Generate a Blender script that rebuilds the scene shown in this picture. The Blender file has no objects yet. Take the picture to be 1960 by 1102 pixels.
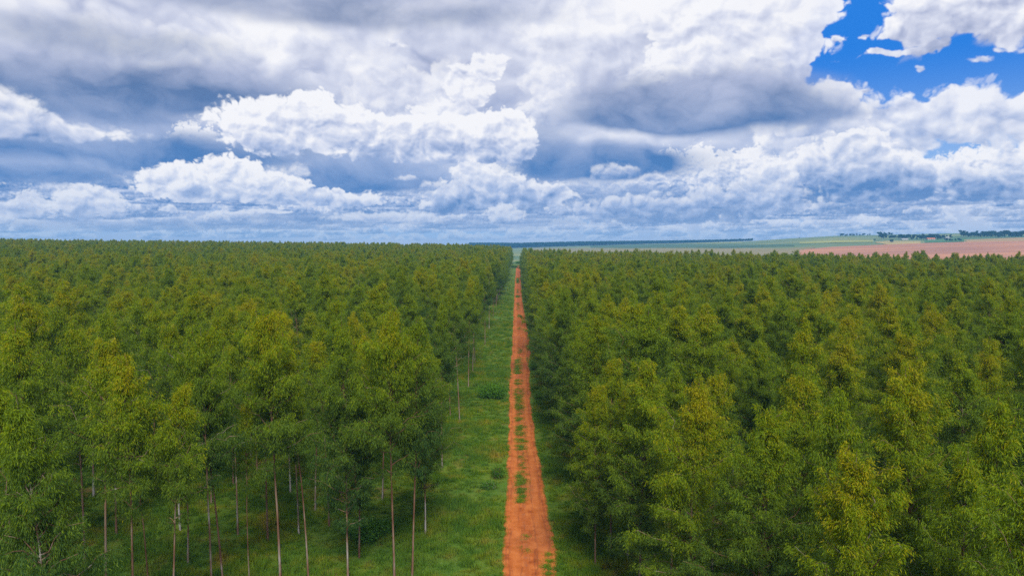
import bpy, bmesh, math, random
import numpy as np
from mathutils import Vector, Matrix

# ---------------------------------------------------------------- camera
W, H, F = 1960.0, 1102.0, 1400.0          # photograph size and focal length in its pixels
PITCH = math.atan((551.0 - 462.0) / F)     # the horizon lies a little above the middle
CAMZ = 27.0
scene = bpy.context.scene
cam_data = bpy.data.cameras.new('camera')
cam_data.sensor_width = 36.0
cam_data.lens = 36.0 * F / W
cam_data.clip_start = 0.5
cam_data.clip_end = 60000.0
cam = bpy.data.objects.new('camera', cam_data)
cam.location = (0, 0, CAMZ)
cam.rotation_euler = (math.pi / 2 - PITCH, 0, 0)
scene.collection.objects.link(cam)
scene.camera = cam

def ray(px, py):
    """World direction through a pixel of the photograph."""
    x, y, z = px - W / 2, F, H / 2 - py
    c, s = math.cos(PITCH), math.sin(PITCH)
    return (x, y * c + z * s, -y * s + z * c)

def on_ground(px, py, gz=0.0):
    x, y, z = ray(px, py)
    t = (gz - CAMZ) / z
    return (x * t, y * t)

scene.view_settings.view_transform = 'Standard'
scene.view_settings.look = 'None'
scene.view_settings.gamma = 1.0
scene.view_settings.exposure = 0.40
scene.cycles.max_bounces = 6
scene.cycles.diffuse_bounces = 3
scene.cycles.glossy_bounces = 2
scene.cycles.transmission_bounces = 3
scene.cycles.transparent_max_bounces = 4
scene.cycles.volume_bounces = 0
scene.cycles.use_denoising = False
scene.cycles.caustics_reflective = False
scene.cycles.caustics_refractive = False

# ---------------------------------------------------------------- sun and sky
SUN_EL, SUN_AZ = math.radians(46), math.radians(170)   # high, behind the camera
sun_data = bpy.data.lights.new('sun', 'SUN')
sun_data.energy = 4.0
sun_data.angle = math.radians(24)
sun_data.color = (1.0, 0.93, 0.80)
sun = bpy.data.objects.new('sun', sun_data)
sd = Vector((math.sin(SUN_AZ) * math.cos(SUN_EL), math.cos(SUN_AZ) * math.cos(SUN_EL), math.sin(SUN_EL)))
sun.rotation_euler = sd.to_track_quat('Z', 'Y').to_euler()
sun.location = (0, 0, 200)
scene.collection.objects.link(sun)

def lin(r, g, b):
    f = lambda v: (v / 255 / 12.92) if v / 255 <= 0.04045 else ((v / 255 + 0.055) / 1.055) ** 2.4
    return (f(r), f(g), f(b), 1.0)

class Nodes:
    """Small helper that writes node graphs as expressions."""
    def __init__(s, tree):
        s.t = tree; s.n = tree.nodes; s.l = tree.links
    def put(s, sock, v):
        if isinstance(v, bpy.types.NodeSocket): s.l.new(v, sock)
        elif v is not None: sock.default_value = v
    def m(s, op, a, b=None, c=None, clamp=False):
        n = s.n.new('ShaderNodeMath'); n.operation = op; n.use_clamp = clamp
        s.put(n.inputs[0], a)
        if b is not None: s.put(n.inputs[1], b)
        if c is not None: s.put(n.inputs[2], c)
        return n.outputs[0]
    def v(s, op, a, b=None):
        n = s.n.new('ShaderNodeVectorMath'); n.operation = op
        s.put(n.inputs[0], a)
        if b is not None: s.put(n.inputs[3 if op == 'SCALE' else 1], b)
        return n.outputs[0]
    def xyz(s, x, y, z=0.0):
        n = s.n.new('ShaderNodeCombineXYZ')
        for i, q in enumerate((x, y, z)): s.put(n.inputs[i], q)
        return n.outputs[0]
    def sep(s, a):
        n = s.n.new('ShaderNodeSeparateXYZ'); s.put(n.inputs[0], a); return n.outputs
    def noise(s, vec, scale, detail=4, rough=0.5, dist=0.0, color=False, dim='3D'):
        n = s.n.new('ShaderNodeTexNoise'); n.noise_dimensions = dim
        s.put(n.inputs['Vector'], vec); n.inputs['Scale'].default_value = scale
        n.inputs['Detail'].default_value = detail; n.inputs['Roughness'].default_value = rough
        n.inputs['Distortion'].default_value = dist
        return n.outputs['Color' if color else 'Fac']
    def voro(s, vec, scale, detail=3, rough=0.5, feature='F1', smooth=None, dim='2D'):
        n = s.n.new('ShaderNodeTexVoronoi'); n.voronoi_dimensions = dim; n.feature = feature
        n.normalize = True
        s.put(n.inputs['Vector'], vec); n.inputs['Scale'].default_value = scale
        n.inputs['Detail'].default_value = detail; n.inputs['Roughness'].default_value = rough
        if smooth is not None: n.inputs['Smoothness'].default_value = smooth
        return n.outputs['Distance']
    def ss(s, a, lo, hi, to0=0.0, to1=1.0, kind='SMOOTHSTEP'):
        n = s.n.new('ShaderNodeMapRange'); n.interpolation_type = kind
        s.put(n.inputs[0], a); s.put(n.inputs[1], lo); s.put(n.inputs[2], hi); s.put(n.inputs[3], to0); s.put(n.inputs[4], to1)
        return n.outputs[0]
    def mix(s, fac, a, b, mode='MIX'):
        n = s.n.new('ShaderNodeMix'); n.data_type = 'RGBA'; n.blend_type = mode
        s.put(n.inputs[0], fac); s.put(n.inputs[6], a); s.put(n.inputs[7], b)
        return n.outputs[2]
    def ramp(s, fac, stops, interp='LINEAR'):
        n = s.n.new('ShaderNodeValToRGB'); s.put(n.inputs[0], fac); r = n.color_ramp; r.interpolation = interp
        while len(r.elements) > 1: r.elements.remove(r.elements[-1])
        r.elements[0].position = stops[0][0]; r.elements[0].color = stops[0][1]
        for p, c in stops[1:]:
            e = r.elements.new(p); e.color = c
        return n.outputs[0]
    def attr(s, name):
        n = s.n.new('ShaderNodeAttribute'); n.attribute_name = name; return n.outputs

world = bpy.data.worlds.new('World')
scene.world = world
world.use_nodes = True
wt = world.node_tree
wt.nodes.clear()
N = Nodes(wt)

# ---- cloudscape: computed here from noise and cloud placements, in azimuth / elevation degrees
AZ0, AZ1, EL0, EL1, PPD = -42.0, 42.0, -0.6, 24.0, 26
SW, SH = int((AZ1 - AZ0) * PPD), int((EL1 - EL0) * PPD)

def azel(px, py):
    x, y, z = ray(px, py)
    return math.degrees(math.atan2(x, y)), math.degrees(math.atan2(z, math.hypot(x, y)))

def hash2(ix, iy, seed):
    h = (ix.astype(np.int64) * 374761393 + iy.astype(np.int64) * 668265263 + seed * 974634777) & 0xFFFFFFFF
    h = ((h ^ (h >> 13)) * 1274126177) & 0xFFFFFFFF
    h = ((h ^ (h >> 15)) * 2246822519) & 0xFFFFFFFF
    return ((h ^ (h >> 16)) & 0xFFFFFF) / float(0x1000000)

def vnoise(x, y, seed):
    ix, iy = np.floor(x).astype(np.int64), np.floor(y).astype(np.int64)
    fx, fy = x - ix, y - iy
    fx = fx * fx * fx * (fx * (fx * 6 - 15) + 10); fy = fy * fy * fy * (fy * (fy * 6 - 15) + 10)
    a, b = hash2(ix, iy, seed), hash2(ix + 1, iy, seed)
    c, d = hash2(ix, iy + 1, seed), hash2(ix + 1, iy + 1, seed)
    return (a + (b - a) * fx) * (1 - fy) + (c + (d - c) * fx) * fy

def fbm(x, y, octs, seed, gain=0.5):
    s, a, t = 0, 1.0, 0
    ca, sa = math.cos(0.6), math.sin(0.6)
    for o in range(octs):
        s = s + a * vnoise(x, y, seed + o * 17); t += a; a *= gain
        x, y = (x * ca - y * sa) * 2.03 + 7.1, (x * sa + y * ca) * 2.03 + 3.7
    return s / t - 0.5

def worley(x, y, seed):
    ix, iy = np.floor(x).astype(np.int64), np.floor(y).astype(np.int64)
    best = np.full(x.shape, 9.0)
    for dx in (-1, 0, 1):
        for dy in (-1, 0, 1):
            cx, cy = ix + dx, iy + dy
            px, py = cx + 0.1 + 0.8 * hash2(cx, cy, seed), cy + 0.1 + 0.8 * hash2(cx, cy, seed + 5)
            best = np.minimum(best, (px - x) ** 2 + (py - y) ** 2)
    return best

def puffs(x, y, octs, seed, gain=0.55):
    """Cauliflower relief: rounded bumps on rounded bumps, about 0 in the mean."""
    s, a, t = 0, 1.0, 0
    ca, sa = math.cos(1.1), math.sin(1.1)
    for o in range(octs):
        s = s + a * (0.62 - 1.5 * worley(x, y, seed + o * 31)); t += a; a *= gain
        x, y = (x * ca - y * sa) * 2.1 + 5.3, (x * sa + y * ca) * 2.1 + 1.9
    return s / t - 0.2

def sstep(a, lo, hi):
    t = np.clip((a - lo) / (hi - lo), 0, 1); return t * t * (3 - 2 * t)

def srgb(c):
    c = np.array(c) / 255.0
    return np.where(c <= 0.04045, c / 12.92, ((c + 0.055) / 1.055) ** 2.4)

def lerp(a, b, t): return a + (b - a) * t

def make_sky():
    az = np.linspace(AZ0, AZ1, SW)[None, :].repeat(SH, 0)
    el = np.linspace(EL0, EL1, SH)[:, None].repeat(SW, 1)
    # perspective: things shrink and flatten towards the horizon
    rngs = np.random.default_rng(4)

    def tonecol(v, e):
        e3 = e[..., None]; v = v[..., None]
        dark = lerp(srgb((66, 124, 190)), srgb((100, 124, 166)), sstep(e3, 3.5, 14.0))
        mid = lerp(srgb((164, 186, 226)), srgb((182, 190, 218)), sstep(e3, 2.0, 14.0))
        lite = lerp(srgb((212, 221, 242)), srgb((222, 226, 242)), sstep(e3, 1.0, 12.0))
        white = lerp(srgb((226, 233, 247)), srgb((249, 249, 253)), sstep(e3, 0.0, 6.0))
        c = lerp(dark, mid, np.clip(v / 0.45, 0, 1))
        c = np.where(v > 0.45, lerp(mid, lite, np.clip((v - 0.45) / 0.3, 0, 1)), c)
        return np.where(v > 0.75, lerp(lite, white, np.clip((v - 0.75) / 0.25, 0, 1)), c)

    blue = lerp(srgb((150, 190, 240)), srgb((42, 128, 226)), sstep(el[..., None], 3.0, 13.5))
    img = blue.copy()

    # ---- noise shared by the whole sky
    wx = fbm(az * 0.16, el * 0.26, 5, 11) ; wy = fbm(az * 0.16 + 40, el * 0.26, 5, 12)
    X, Y = az + 5.0 * wx, el + 2.6 * wy
    f1 = fbm(X * 0.22, Y * 0.38, 8, 21, 0.52)
    p1 = puffs(X * 0.30, Y * 0.48, 5, 33, 0.55)

    def ell(px, py, rx, ry, xx, yy):
        a, e = azel(px, py); a2 = azel(px + rx, py)[0]; e2 = azel(px, py - ry)[1]
        return 1.0 - np.sqrt(((xx - a) / (a2 - a)) ** 2 + ((yy - e) / (e2 - e)) ** 2)

    # ---- soft deck with painted-in masses
    fl = fbm(X * 0.16, Y * 0.30, 4, 25, 0.45)
    T = 0.55 + 0.42 * fl + 0.14 * f1
    pl = puffs(X * 0.15, Y * 0.22, 3, 44, 0.5)
    hi = 0.35 * fl + 0.15 * f1 + 0.55 * pl + 0.10 * p1
    T = T + 0.16 * pl + 0.75 * (hi - np.roll(hi, (-14, 5), (0, 1)))
    for px, py, rx, ry, a in SOFT:
        q = ell(px, py, rx * 1.25, ry * 1.25, X, Y) + 0.5 * f1
        T = T + a * sstep(q, 0.0, 0.85)
    cover = 1.0 + 0 * el
    hole = np.full(el.shape, -9.0)
    for px, py, rx, ry in HOLE:
        hole = np.maximum(hole, ell(px, py, rx, ry, az + 1.6 * wx, el + 1.0 * wy))
    hole = hole + 0.9 * f1 + 0.25 * p1
    cover = 1 - sstep(hole, 0.0, 0.22)
    # pale gaps of sky low down
    gap = fbm(X * 0.30, Y * 0.9, 5, 61) - 0.04
    cover = cover * (1 - 0.8 * sstep(gap, 0.05, 0.16) * sstep(-el, -7.5, -2.0))
    img = lerp(img, tonecol(np.clip(T, 0, 1), el), cover[..., None])

    def cumulus(parts, base, amp, bright, opac, soft, seed, fs=1.0, flat=1.0, dark=0.5, shade=1.0):
        """One cloud: a union of ellipses, roughened, lit from the upper left, darkening down to a flat base.
        parts: (az, el, raz, rel); base: elevation of the base."""
        a0 = min(p[0] - p[2] * 1.5 for p in parts); a1 = max(p[0] + p[2] * 1.5 for p in parts)
        e0 = min(min(p[1] - p[3] * 1.5 for p in parts), base - 1); e1 = max(p[1] + p[3] * 1.6 for p in parts)
        i0, i1 = max(0, int((a0 - AZ0) * PPD)), min(SW, int((a1 - AZ0) * PPD) + 2)
        j0, j1 = max(0, int((e0 - EL0) * PPD)), min(SH, int((e1 - EL0) * PPD) + 2)
        if i1 - i0 < 4 or j1 - j0 < 4: return
        sx, sy = az[j0:j1, i0:i1], el[j0:j1, i0:i1]
        n1 = fbm(sx * 0.5 * fs, sy * 0.6 * fs, 5, seed); n2 = fbm(sx * 0.5 * fs + 31, sy * 0.6 * fs, 5, seed + 1)
        x2, y2 = sx + 1.5 / fs * n1, sy + 1.2 / fs * n2
        S = np.full(sx.shape, -9.0)
        for (a, e, ra, re) in parts:
            S = np.maximum(S, 1 - np.sqrt(((x2 - a) / ra) ** 2 + ((y2 - e) / re) ** 2))
        pb = puffs(x2 * 0.62 * fs, y2 * 0.80 * fs, 2, seed + 2, 0.5)
        pf = puffs(x2 * 1.7 * fs + 3, y2 * 2.0 * fs, 2, seed + 5, 0.4)
        pe = puffs(x2 * 4.2 * fs + 3, y2 * 4.8 * fs, 2, seed + 6, 0.5)
        fb = fbm(x2 * 1.1 * fs, y2 * 1.5 * fs, 5, seed + 3, 0.50)
        S = S + amp * (0.85 * pb + 0.36 * pf + 0.12 * pe + 0.30 * fb)
        # flat base, a little ragged
        bb = base + 0.25 / fs * fbm(sx * 0.6 * fs, sy * 0 + seed, 3, seed + 9)
        S = S - 0.9 * flat * sstep(-(sy - bb), -0.35 / fs, 0.35 / fs)
        al = sstep(S, 0.0, soft) * opac
        # light that gets down through the cloud from the upper left
        t = np.clip(S, 0, 1.0)
        occ = np.zeros_like(t)
        step = max(1, int(round(0.13 * PPD / fs)))
        sh = t
        for k in range(1, 15):
            sh = np.roll(t, (-k * step, int(k * step * 0.55)), (0, 1))
            sh[-k * step:, :] = 0
            occ += sh * (1.0 / (1 + 0.10 * k))
        lit = np.exp(-0.40 * shade * occ)
        hgt = np.clip((sy - base) / max(0.3, (max(p[1] + p[3] * 0.8 for p in parts) - base)), 0, 1)
        def rel(f, dist):
            d = max(1, int(round(dist * PPD / fs)))
            r = f - np.roll(f, (-d, int(d * 0.7)), (0, 1)); r[-d:, :] = 0; return r
        low = fbm(x2 * 0.55 * fs + 9, y2 * 0.75 * fs, 3, seed + 7)
        r = 0.38 * rel(0.9 * pb + 1.3 * low, 0.55) + 0.10 * rel(pf, 0.22)
        v = bright - 0.07 - dark * (1 - hgt) ** 1.3 * (1.2 - lit) + r * shade + 0.16 * (lit - 0.4) + 0.36 * low
        v = v + 0.15 * (1 - sstep(S, 0.0, 0.35)) * sstep(hgt, 0.2, 0.7)
        img[j0:j1, i0:i1] = lerp(img[j0:j1, i0:i1], tonecol(np.clip(v, 0, 1), sy), al[..., None])

    # ---- rows of small clouds, far to near: tiny at the horizon, larger above
    rows = []
    for k in range(520):
        e = 0.08 + 3.8 * rngs.random() ** 1.5
        rows.append((e, -43 + 86 * rngs.random(), rngs.random(), rngs.random(), rngs.random()))
    rows.sort()
    for k, (e, a, r1, r2, r3) in enumerate(rows):
        w = (0.5 + 0.55 * e) * (0.5 + 1.3 * r1); h = w * (0.40 + 0.42 * r2) * (0.95 - 0.02 * e)
        parts = [(a, e + h * 0.35, w, h * 0.75)]
        for q in range(3):
            parts.append((a + w * (rngs.random() - 0.5) * 1.2, e + h * (0.35 + 0.5 * rngs.random()), w * (0.25 + 0.3 * rngs.random()), h * (0.5 + 0.5 * rngs.random())))
        cumulus(parts, e - 0.05 * h, 0.6, 1.04 + 0.2 * r3, 0.6 + 0.4 * r2, 0.20, 500 + k * 7, fs=min(6.0, 3.2 / (0.25 + 0.22 * e)), dark=0.85)
    def place(lst, s0):
        for kx, (blobs, base, amp, bright, opac, soft, fs, flat, dark) in enumerate(lst):
            parts = []
            for px, py, rx, ry in blobs:
                a, e = azel(px, py); parts.append((a, e, azel(px + rx, py)[0] - a, azel(px, py - ry)[1] - e))
            cumulus(parts, azel(980, base)[1], amp, bright, opac, soft, s0 + kx * 40, fs=fs, flat=flat, dark=dark)
    place(CUMULUS_BACK, 8000)
    # shaded undersides of the nearer deck
    xb, yb = az + 2.2 * wx, el + 1.0 * wy
    g1 = 0.6 * fl + 0.4 * f1
    for px, py, rx, up, dn, a in BASES:
        c, e = azel(px, py); ra = azel(px + rx, py)[0] - c; eu = azel(px, py - up)[1] - e; ed = e - azel(px, py + dn)[1]
        yy = (yb + 0.6 * f1 + 0.12 * p1 - e); yraw = yy; yy = np.where(yy > 0, yy / eu, -yy / ed)
        q = 1 - np.sqrt(((xb - c) / ra) ** 2 + yy ** 2) + 0.45 * g1
        mk = np.clip(a * 1.2 * sstep(q, -0.05, 0.55), 0, 1)
        img = lerp(img, tonecol(np.clip(0.05 + 0.30 * sstep(yy, -0.1, 0.9) * (yraw > 0) + 0.7 * g1 + 0.25 * p1, 0, 1), el), mk[..., None])
    # a few scattered small clouds in front of the shaded bands
    for k in range(16):
        e = 2.2 + 3.6 * rngs.random(); a = -40 + 80 * rngs.random()
        w = (0.35 + 0.22 * e) * (0.5 + 1.1 * rngs.random()); h = w * (0.3 + 0.25 * rngs.random())
        parts = [(a, e + h * 0.35, w, h * 0.75)] + [(a + w * (rngs.random() - 0.5) * 1.3, e + h * (0.4 + 0.5 * rngs.random()), w * 0.4, h * 0.7) for q in range(3)]
        cumulus(parts, e, 0.6, 0.90 + 0.12 * rngs.random(), 0.45 + 0.3 * rngs.random(), 0.7, 7000 + k * 9, fs=2.2, dark=0.6)
    place(CUMULUS, 9000)
    # air light low on the horizon
    img = lerp(img, np.broadcast_to(srgb((206, 212, 232)), img.shape), (0.55 * np.exp(-np.clip(el, 0, 99) / 2.0))[..., None])
    return np.clip(img, 0, 1)

# soft masses of the deck: pixel centre, radii, tone change
SOFT = [
    (40, 40, 190, 90, 0.2), (560, 85, 230, 65, 0.38), (340, 85, 190, 50, 0.20), (1060, 160, 120, 90, 0.2),
    (1300, 40, 330, 90, 0.25), (850, 90, 260, 130, 0.10), (1770, 270, 320, 80, 0.28), (1300, 335, 190, 30, 0.2),
    (1450, 400, 300, 60, 0.12), (1200, 264, 240, 24, 0.2), (130, 130, 300, 100, -0.12), (230, 240, 200, 30, -0.2), (720, 160, 150, 60, 0.1),
]
# shaded undersides: centre, half width, fade upwards, fade downwards, darkness
BASES = [
    (375, 185, 270, 90, 46, 0.95), (130, 205, 280, 130, 45, 0.75), (190, 70, 330, 50, 50, 0.38), (210, 300, 380, 80, 40, 0.9), (60, 335, 230, 40, 26, 0.8),
    (660, 12, 430, 60, 50, 0.58), (480, 290, 220, 50, 34, 0.7), (705, 338, 200, 60, 34, 1.0), (1335, 226, 340, 115, 36, 1.0),
    (1430, 238, 190, 50, 32, 0.35), (1175, 322, 250, 60, 34, 1.0), (1045, 300, 70, 90, 60, 0.5), (1160, 380, 220, 36, 20, 0.5),
    (820, 352, 120, 40, 26, 0.6), (330, 434, 380, 18, 10, 0.5), (620, 420, 240, 16, 10, 0.6), (960, 430, 300, 20, 10, 0.35), (1700, 392, 240, 20, 10, 0.35),
]
HOLE = [(1890, 150, 330, 110), (1620, 90, 150, 150), (1690, 0, 130, 130), (1860, 285, 120, 50)]
# crisp clouds: blobs, base row, roughness, brightness, opacity, edge softness, detail frequency, flatness, darkness
CUMULUS_BACK = [
    ([(470, 95, 190, 55), (330, 80, 130, 45), (570, 95, 110, 60), (400, 120, 200, 50)], 190, 0.6, 0.97, 0.85, 0.42, 0.6, 0.2, 0.35),
    ([(80, 60, 180, 90), (-40, 120, 150, 90)], 190, 0.6, 0.88, 0.7, 0.5, 0.5, 0.2, 0.35),
    ([(800, 175, 120, 55), (720, 190, 80, 40), (860, 150, 60, 40)], 300, 0.5, 0.90, 0.7, 0.35, 0.9, 0.2, 0.2),
    ([(1180, 90, 180, 90), (1080, 60, 110, 70), (1260, 150, 150, 60)], 240, 0.6, 0.92, 0.8, 0.42, 0.6, 0.2, 0.35),
    ([(760, 60, 200, 50), (900, 60, 120, 60)], 130, 0.5, 0.84, 0.5, 0.8, 0.6, 0.2, 0.2),
    ([(1640, 255, 130, 50), (1720, 235, 150, 60), (1850, 220, 170, 55), (1960, 225, 150, 60), (1560, 240, 130, 80), (2080, 220, 120, 60)], 320, 0.55, 1.0, 0.92, 0.25, 0.9, 0.5, 0.30),
    ([(1400, 55, 190, 140), (1480, 40, 110, 120), (1545, 10, 58, 52), (1522, 98, 42, 34), (1450, 150, 110, 95), (1565, 208, 105, 56), (1390, 130, 170, 80)], 285, 0.50, 1.08, 0.92, 0.16, 0.85, 0.5, 0.42),
    ([(1850, 30, 190, 75), (1765, 55, 85, 55), (1705, 100, 85, 14), (1930, 50, 140, 70), (1780, 90, 90, 22), (2060, 40, 150, 80)], 120, 0.55, 0.98, 1.0, 0.22, 1.0, 0.5, 0.30),
    ([(1608, 72, 24, 11)], 90, 0.5, 0.95, 0.9, 0.4, 2.5, 0.3, 0.2), ([(1655, 71, 16, 8)], 90, 0.5, 0.92, 0.9, 0.4, 2.5, 0.3, 0.2),
    ([(1878, 113, 36, 10)], 130, 0.5, 0.9, 0.8, 0.5, 2.2, 0.3, 0.2), ([(1757, 130, 13, 8)], 145, 0.5, 0.9, 0.8, 0.5, 2.5, 0.3, 0.2),
    ([(1660, 172, 20, 9)], 190, 0.5, 0.9, 0.8, 0.5, 2.5, 0.3, 0.2),
    ([(752, 82, 30, 11)], 98, 0.4, 0.92, 0.75, 0.6, 2.0, 0.3, 0.2),
    ([(1230, 140, 60, 22)], 165, 0.5, 0.86, 0.6, 0.7, 1.5, 0.3, 0.3),
    ([(895, 165, 44, 50), (935, 126, 42, 28), (850, 235, 70, 50)], 330, 0.6, 1.06, 0.9, 0.20, 1.3, 0.5, 0.35),
    ([(1045, 160, 52, 42), (1030, 210, 40, 40)], 300, 0.6, 0.93, 0.75, 0.45, 1.2, 0.3, 0.3),
]
CUMULUS = [
    ([(20, 235, 80, 62), (110, 258, 150, 34), (0, 200, 50, 40)], 300, 0.6, 0.92, 0.92, 0.5, 1.0, 0.5, 0.32),
    ([(520, 240, 120, 52), (600, 222, 85, 50), (690, 255, 110, 50), (770, 268, 120, 48), (850, 265, 100, 52), (930, 268, 80, 55), (980, 258, 55, 52), (1000, 280, 36, 36)], 318, 0.50, 1.16, 1.0, 0.18, 1.25, 0.8, 0.60),
    ([(940, 360, 90, 34), (1010, 378, 90, 32), (865, 385, 70, 26), (905, 340, 40, 30)], 420, 0.65, 0.96, 0.9, 0.25, 1.5, 0.8, 0.8),
    ([(1600, 330, 110, 62), (1700, 345, 110, 50), (1550, 365, 70, 42), (1645, 285, 70, 38), (1760, 350, 50, 40)], 398, 0.65, 1.0, 0.9, 0.2, 1.4, 0.8, 0.95),
    ([(1900, 355, 100, 40), (1950, 305, 60, 36), (1835, 335, 34, 22)], 400, 0.65, 0.96, 0.85, 0.3, 1.5, 0.8, 0.8),
    ([(1400, 390, 160, 36), (1250, 405, 180, 28), (1480, 345, 70, 30)], 432, 0.7, 0.92, 0.8, 0.35, 1.4, 0.8, 0.8),
    ([(340, 350, 80, 36), (440, 338, 70, 44), (510, 362, 90, 34), (610, 382, 120, 22), (400, 368, 120, 24)], 398, 0.5, 1.12, 1.0, 0.16, 1.5, 0.8, 0.50),
    ([(45, 396, 60, 28), (170, 388, 70, 32)], 425, 0.6, 0.95, 0.9, 0.25, 1.8, 0.8, 0.4),
    ([(500, 408, 80, 6)], 412, 0.4, 0.95, 0.9, 0.4, 2.2, 0.9, 0.3), ([(740, 418, 120, 12)], 428, 0.5, 0.9, 0.8, 0.4, 2.2, 0.9, 0.4),
    ([(318, 402, 22, 9)], 410, 0.5, 0.98, 0.9, 0.4, 2.8, 0.8, 0.3), ([(965, 408, 40, 18)], 432, 0.5, 0.98, 0.8, 0.3, 2.4, 0.8, 0.4),
]

def build_world():
    sky_px = make_sky()
    img = bpy.data.images.new('cloudscape', SW, SH, alpha=False, float_buffer=True)
    img.colorspace_settings.name = 'Non-Color'
    buf = np.ones((SH, SW, 4), dtype=np.float32); buf[..., :3] = sky_px
    img.pixels.foreach_set(buf.ravel()); img.update(); img.pack()
    geo = wt.nodes.new('ShaderNodeTexCoord')
    x, y, z = N.sep(geo.outputs['Generated'])
    az = N.m('MULTIPLY', N.m('ARCTAN2', x, y), 57.29578)
    el = N.m('MULTIPLY', N.m('ARCSINE', z), 57.29578)
    u = N.m('MULTIPLY', N.m('SUBTRACT', az, AZ0), 1 / (AZ1 - AZ0))
    v = N.m('MULTIPLY', N.m('SUBTRACT', N.m('MAXIMUM', el, EL0), EL0), 1 / (EL1 - EL0))
    tex = wt.nodes.new('ShaderNodeTexImage'); tex.image = img; tex.extension = 'MIRROR'; tex.interpolation = 'Cubic'
    wt.links.new(N.xyz(u, v), tex.inputs[0])
    sky = wt.nodes.new('ShaderNodeTexSky')
    sky.sky_type = 'NISHITA'; sky.sun_disc = False
    sky.sun_elevation = SUN_EL; sky.sun_rotation = SUN_AZ
    blue = N.v('SCALE', sky.outputs[0], 0.08)
    high = N.noise(N.v('SCALE', geo.outputs['Generated'], 1.0), 3.0, 4, 0.55)
    cl = N.mix(N.ss(high, 0.38, 0.62), lin(170, 178, 205), lin(245, 245, 250))
    zen = N.mix(N.ss(high, 0.60, 0.70), cl, blue)
    col = N.mix(N.ss(el, 20.0, 23.8), tex.outputs[0], zen)
    bg = wt.nodes.new('ShaderNodeBackground')
    wt.links.new(col, bg.inputs[0]); bg.inputs[1].default_value = 2 ** -0.40
    out = wt.nodes.new('ShaderNodeOutputWorld')
    wt.links.new(bg.outputs[0], out.inputs[0])
    world.cycles.sampling_method = 'MANUAL'; world.cycles.sample_map_resolution = 512

build_world()

# ================================================================= helpers
C = scene.collection
def link(o, parent=None):
    C.objects.link(o)
    if parent is not None: o.parent = parent
    return o
def mesh_obj(name, me, mat, parent=None, loc=None):
    o = bpy.data.objects.new(name, me)
    if mat is not None and len(me.materials) == 0: me.materials.append(mat)
    if loc is not None: o.location = loc
    return link(o, parent)
def tag(o, label, cat, group=None):
    o['label'] = label; o['category'] = cat
    if group: o['group'] = group
    return o
def kind(o, k):
    o['kind'] = k; return o
def np_mesh(name, verts, faces, smooth=False):
    """verts (n,3) array, faces (m,k) array."""
    me = bpy.data.meshes.new(name)
    verts = np.asarray(verts, dtype=np.float32); faces = np.asarray(faces, dtype=np.int32)
    m, k = faces.shape
    me.vertices.add(len(verts)); me.vertices.foreach_set('co', verts.ravel())
    me.loops.add(m * k); me.loops.foreach_set('vertex_index', faces.ravel())
    me.polygons.add(m); me.polygons.foreach_set('loop_start', np.arange(0, m * k, k, dtype=np.int32))
    me.polygons.foreach_set('use_smooth', np.full(m, smooth))
    me.update(calc_edges=True); me.validate()
    return me
def put_attr(me, name, vals):
    a = me.attributes.new(name, 'FLOAT', 'POINT'); a.data.foreach_set('value', np.asarray(vals, dtype=np.float32))

def material(name):
    m = bpy.data.materials.new(name); m.use_nodes = True
    t = m.node_tree; t.nodes.clear()
    n = Nodes(t)
    out = t.nodes.new('ShaderNodeOutputMaterial')
    return m, n, out
def principled(n, color, rough=0.8, spec=0.3, normal=None):
    p = n.n.new('ShaderNodeBsdfPrincipled')
    n.put(p.inputs['Base Color'], color); n.put(p.inputs['Roughness'], rough)
    p.inputs['Specular IOR Level'].default_value = spec
    if normal is not None: n.l.new(normal, p.inputs['Normal'])
    return p.outputs[0]
def bump(n, h, strength, dist):
    b = n.n.new('ShaderNodeBump'); b.inputs['Strength'].default_value = strength
    b.inputs['Distance'].default_value = dist; n.l.new(h, b.inputs['Height']); return b.outputs[0]
def objpos(n):
    g = n.n.new('ShaderNodeNewGeometry'); return g.outputs['Position']

# ================================================================= terrain
RIDGE = [(-70, 4), (-25, 2), (-8, -1), (0.2, -3), (4.9, 6), (8.9, 12), (13, 18), (17.8, 27), (20.5, 38), (23.9, 49), (27.2, 52), (31.5, 57), (35, 57), (45, 52), (70, 30)]
def smooth(t):
    t = np.clip(t, 0, 1); return t * t * (3 - 2 * t)
def height(x, y):
    x = np.asarray(x, float); y = np.asarray(y, float)
    r = np.hypot(x, y); a = np.degrees(np.arctan2(x, np.maximum(y, 1e-3)))
    rid = np.interp(a, [p[0] for p in RIDGE], [p[1] for p in RIDGE])
    h = rid * smooth((r - 900) / 2300) - 0.010 * np.maximum(r - 3300, 0) * smooth((r - 3300) / 1500)
    k = np.interp(a, [-60, -35, -19, -4, -0.9, 0.0], [9.5, 8.0, 5.8, 3.2, 1.6, 0.0])
    h = h + k * smooth((r - 170) / 640) * (1 - smooth((r - 1000) / 1200))
    h = h - 4.0 * smooth((r - 840) / 200) * (1 - smooth((r - 1250) / 500))
    back = np.where(y < 5, 0.0, 1.0)
    return h * smooth((y - 5) / 100) * back
def cast(px, py):
    """Where the line of sight through a pixel of the far hillside meets the terrain."""
    d = np.array(ray(px, py)); d /= np.hypot(d[0], d[1])
    r = np.arange(560.0, 6000.0, 4.0)
    z = CAMZ + d[2] * r
    g = height(d[0] * r, d[1] * r)
    k = np.nonzero(z <= g)[0]
    if len(k) == 0: k = [np.argmin(z - g)]
    r = r[k[0]]
    return d[0] * r, d[1] * r, float(height(d[0] * r, d[1] * r))

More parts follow.
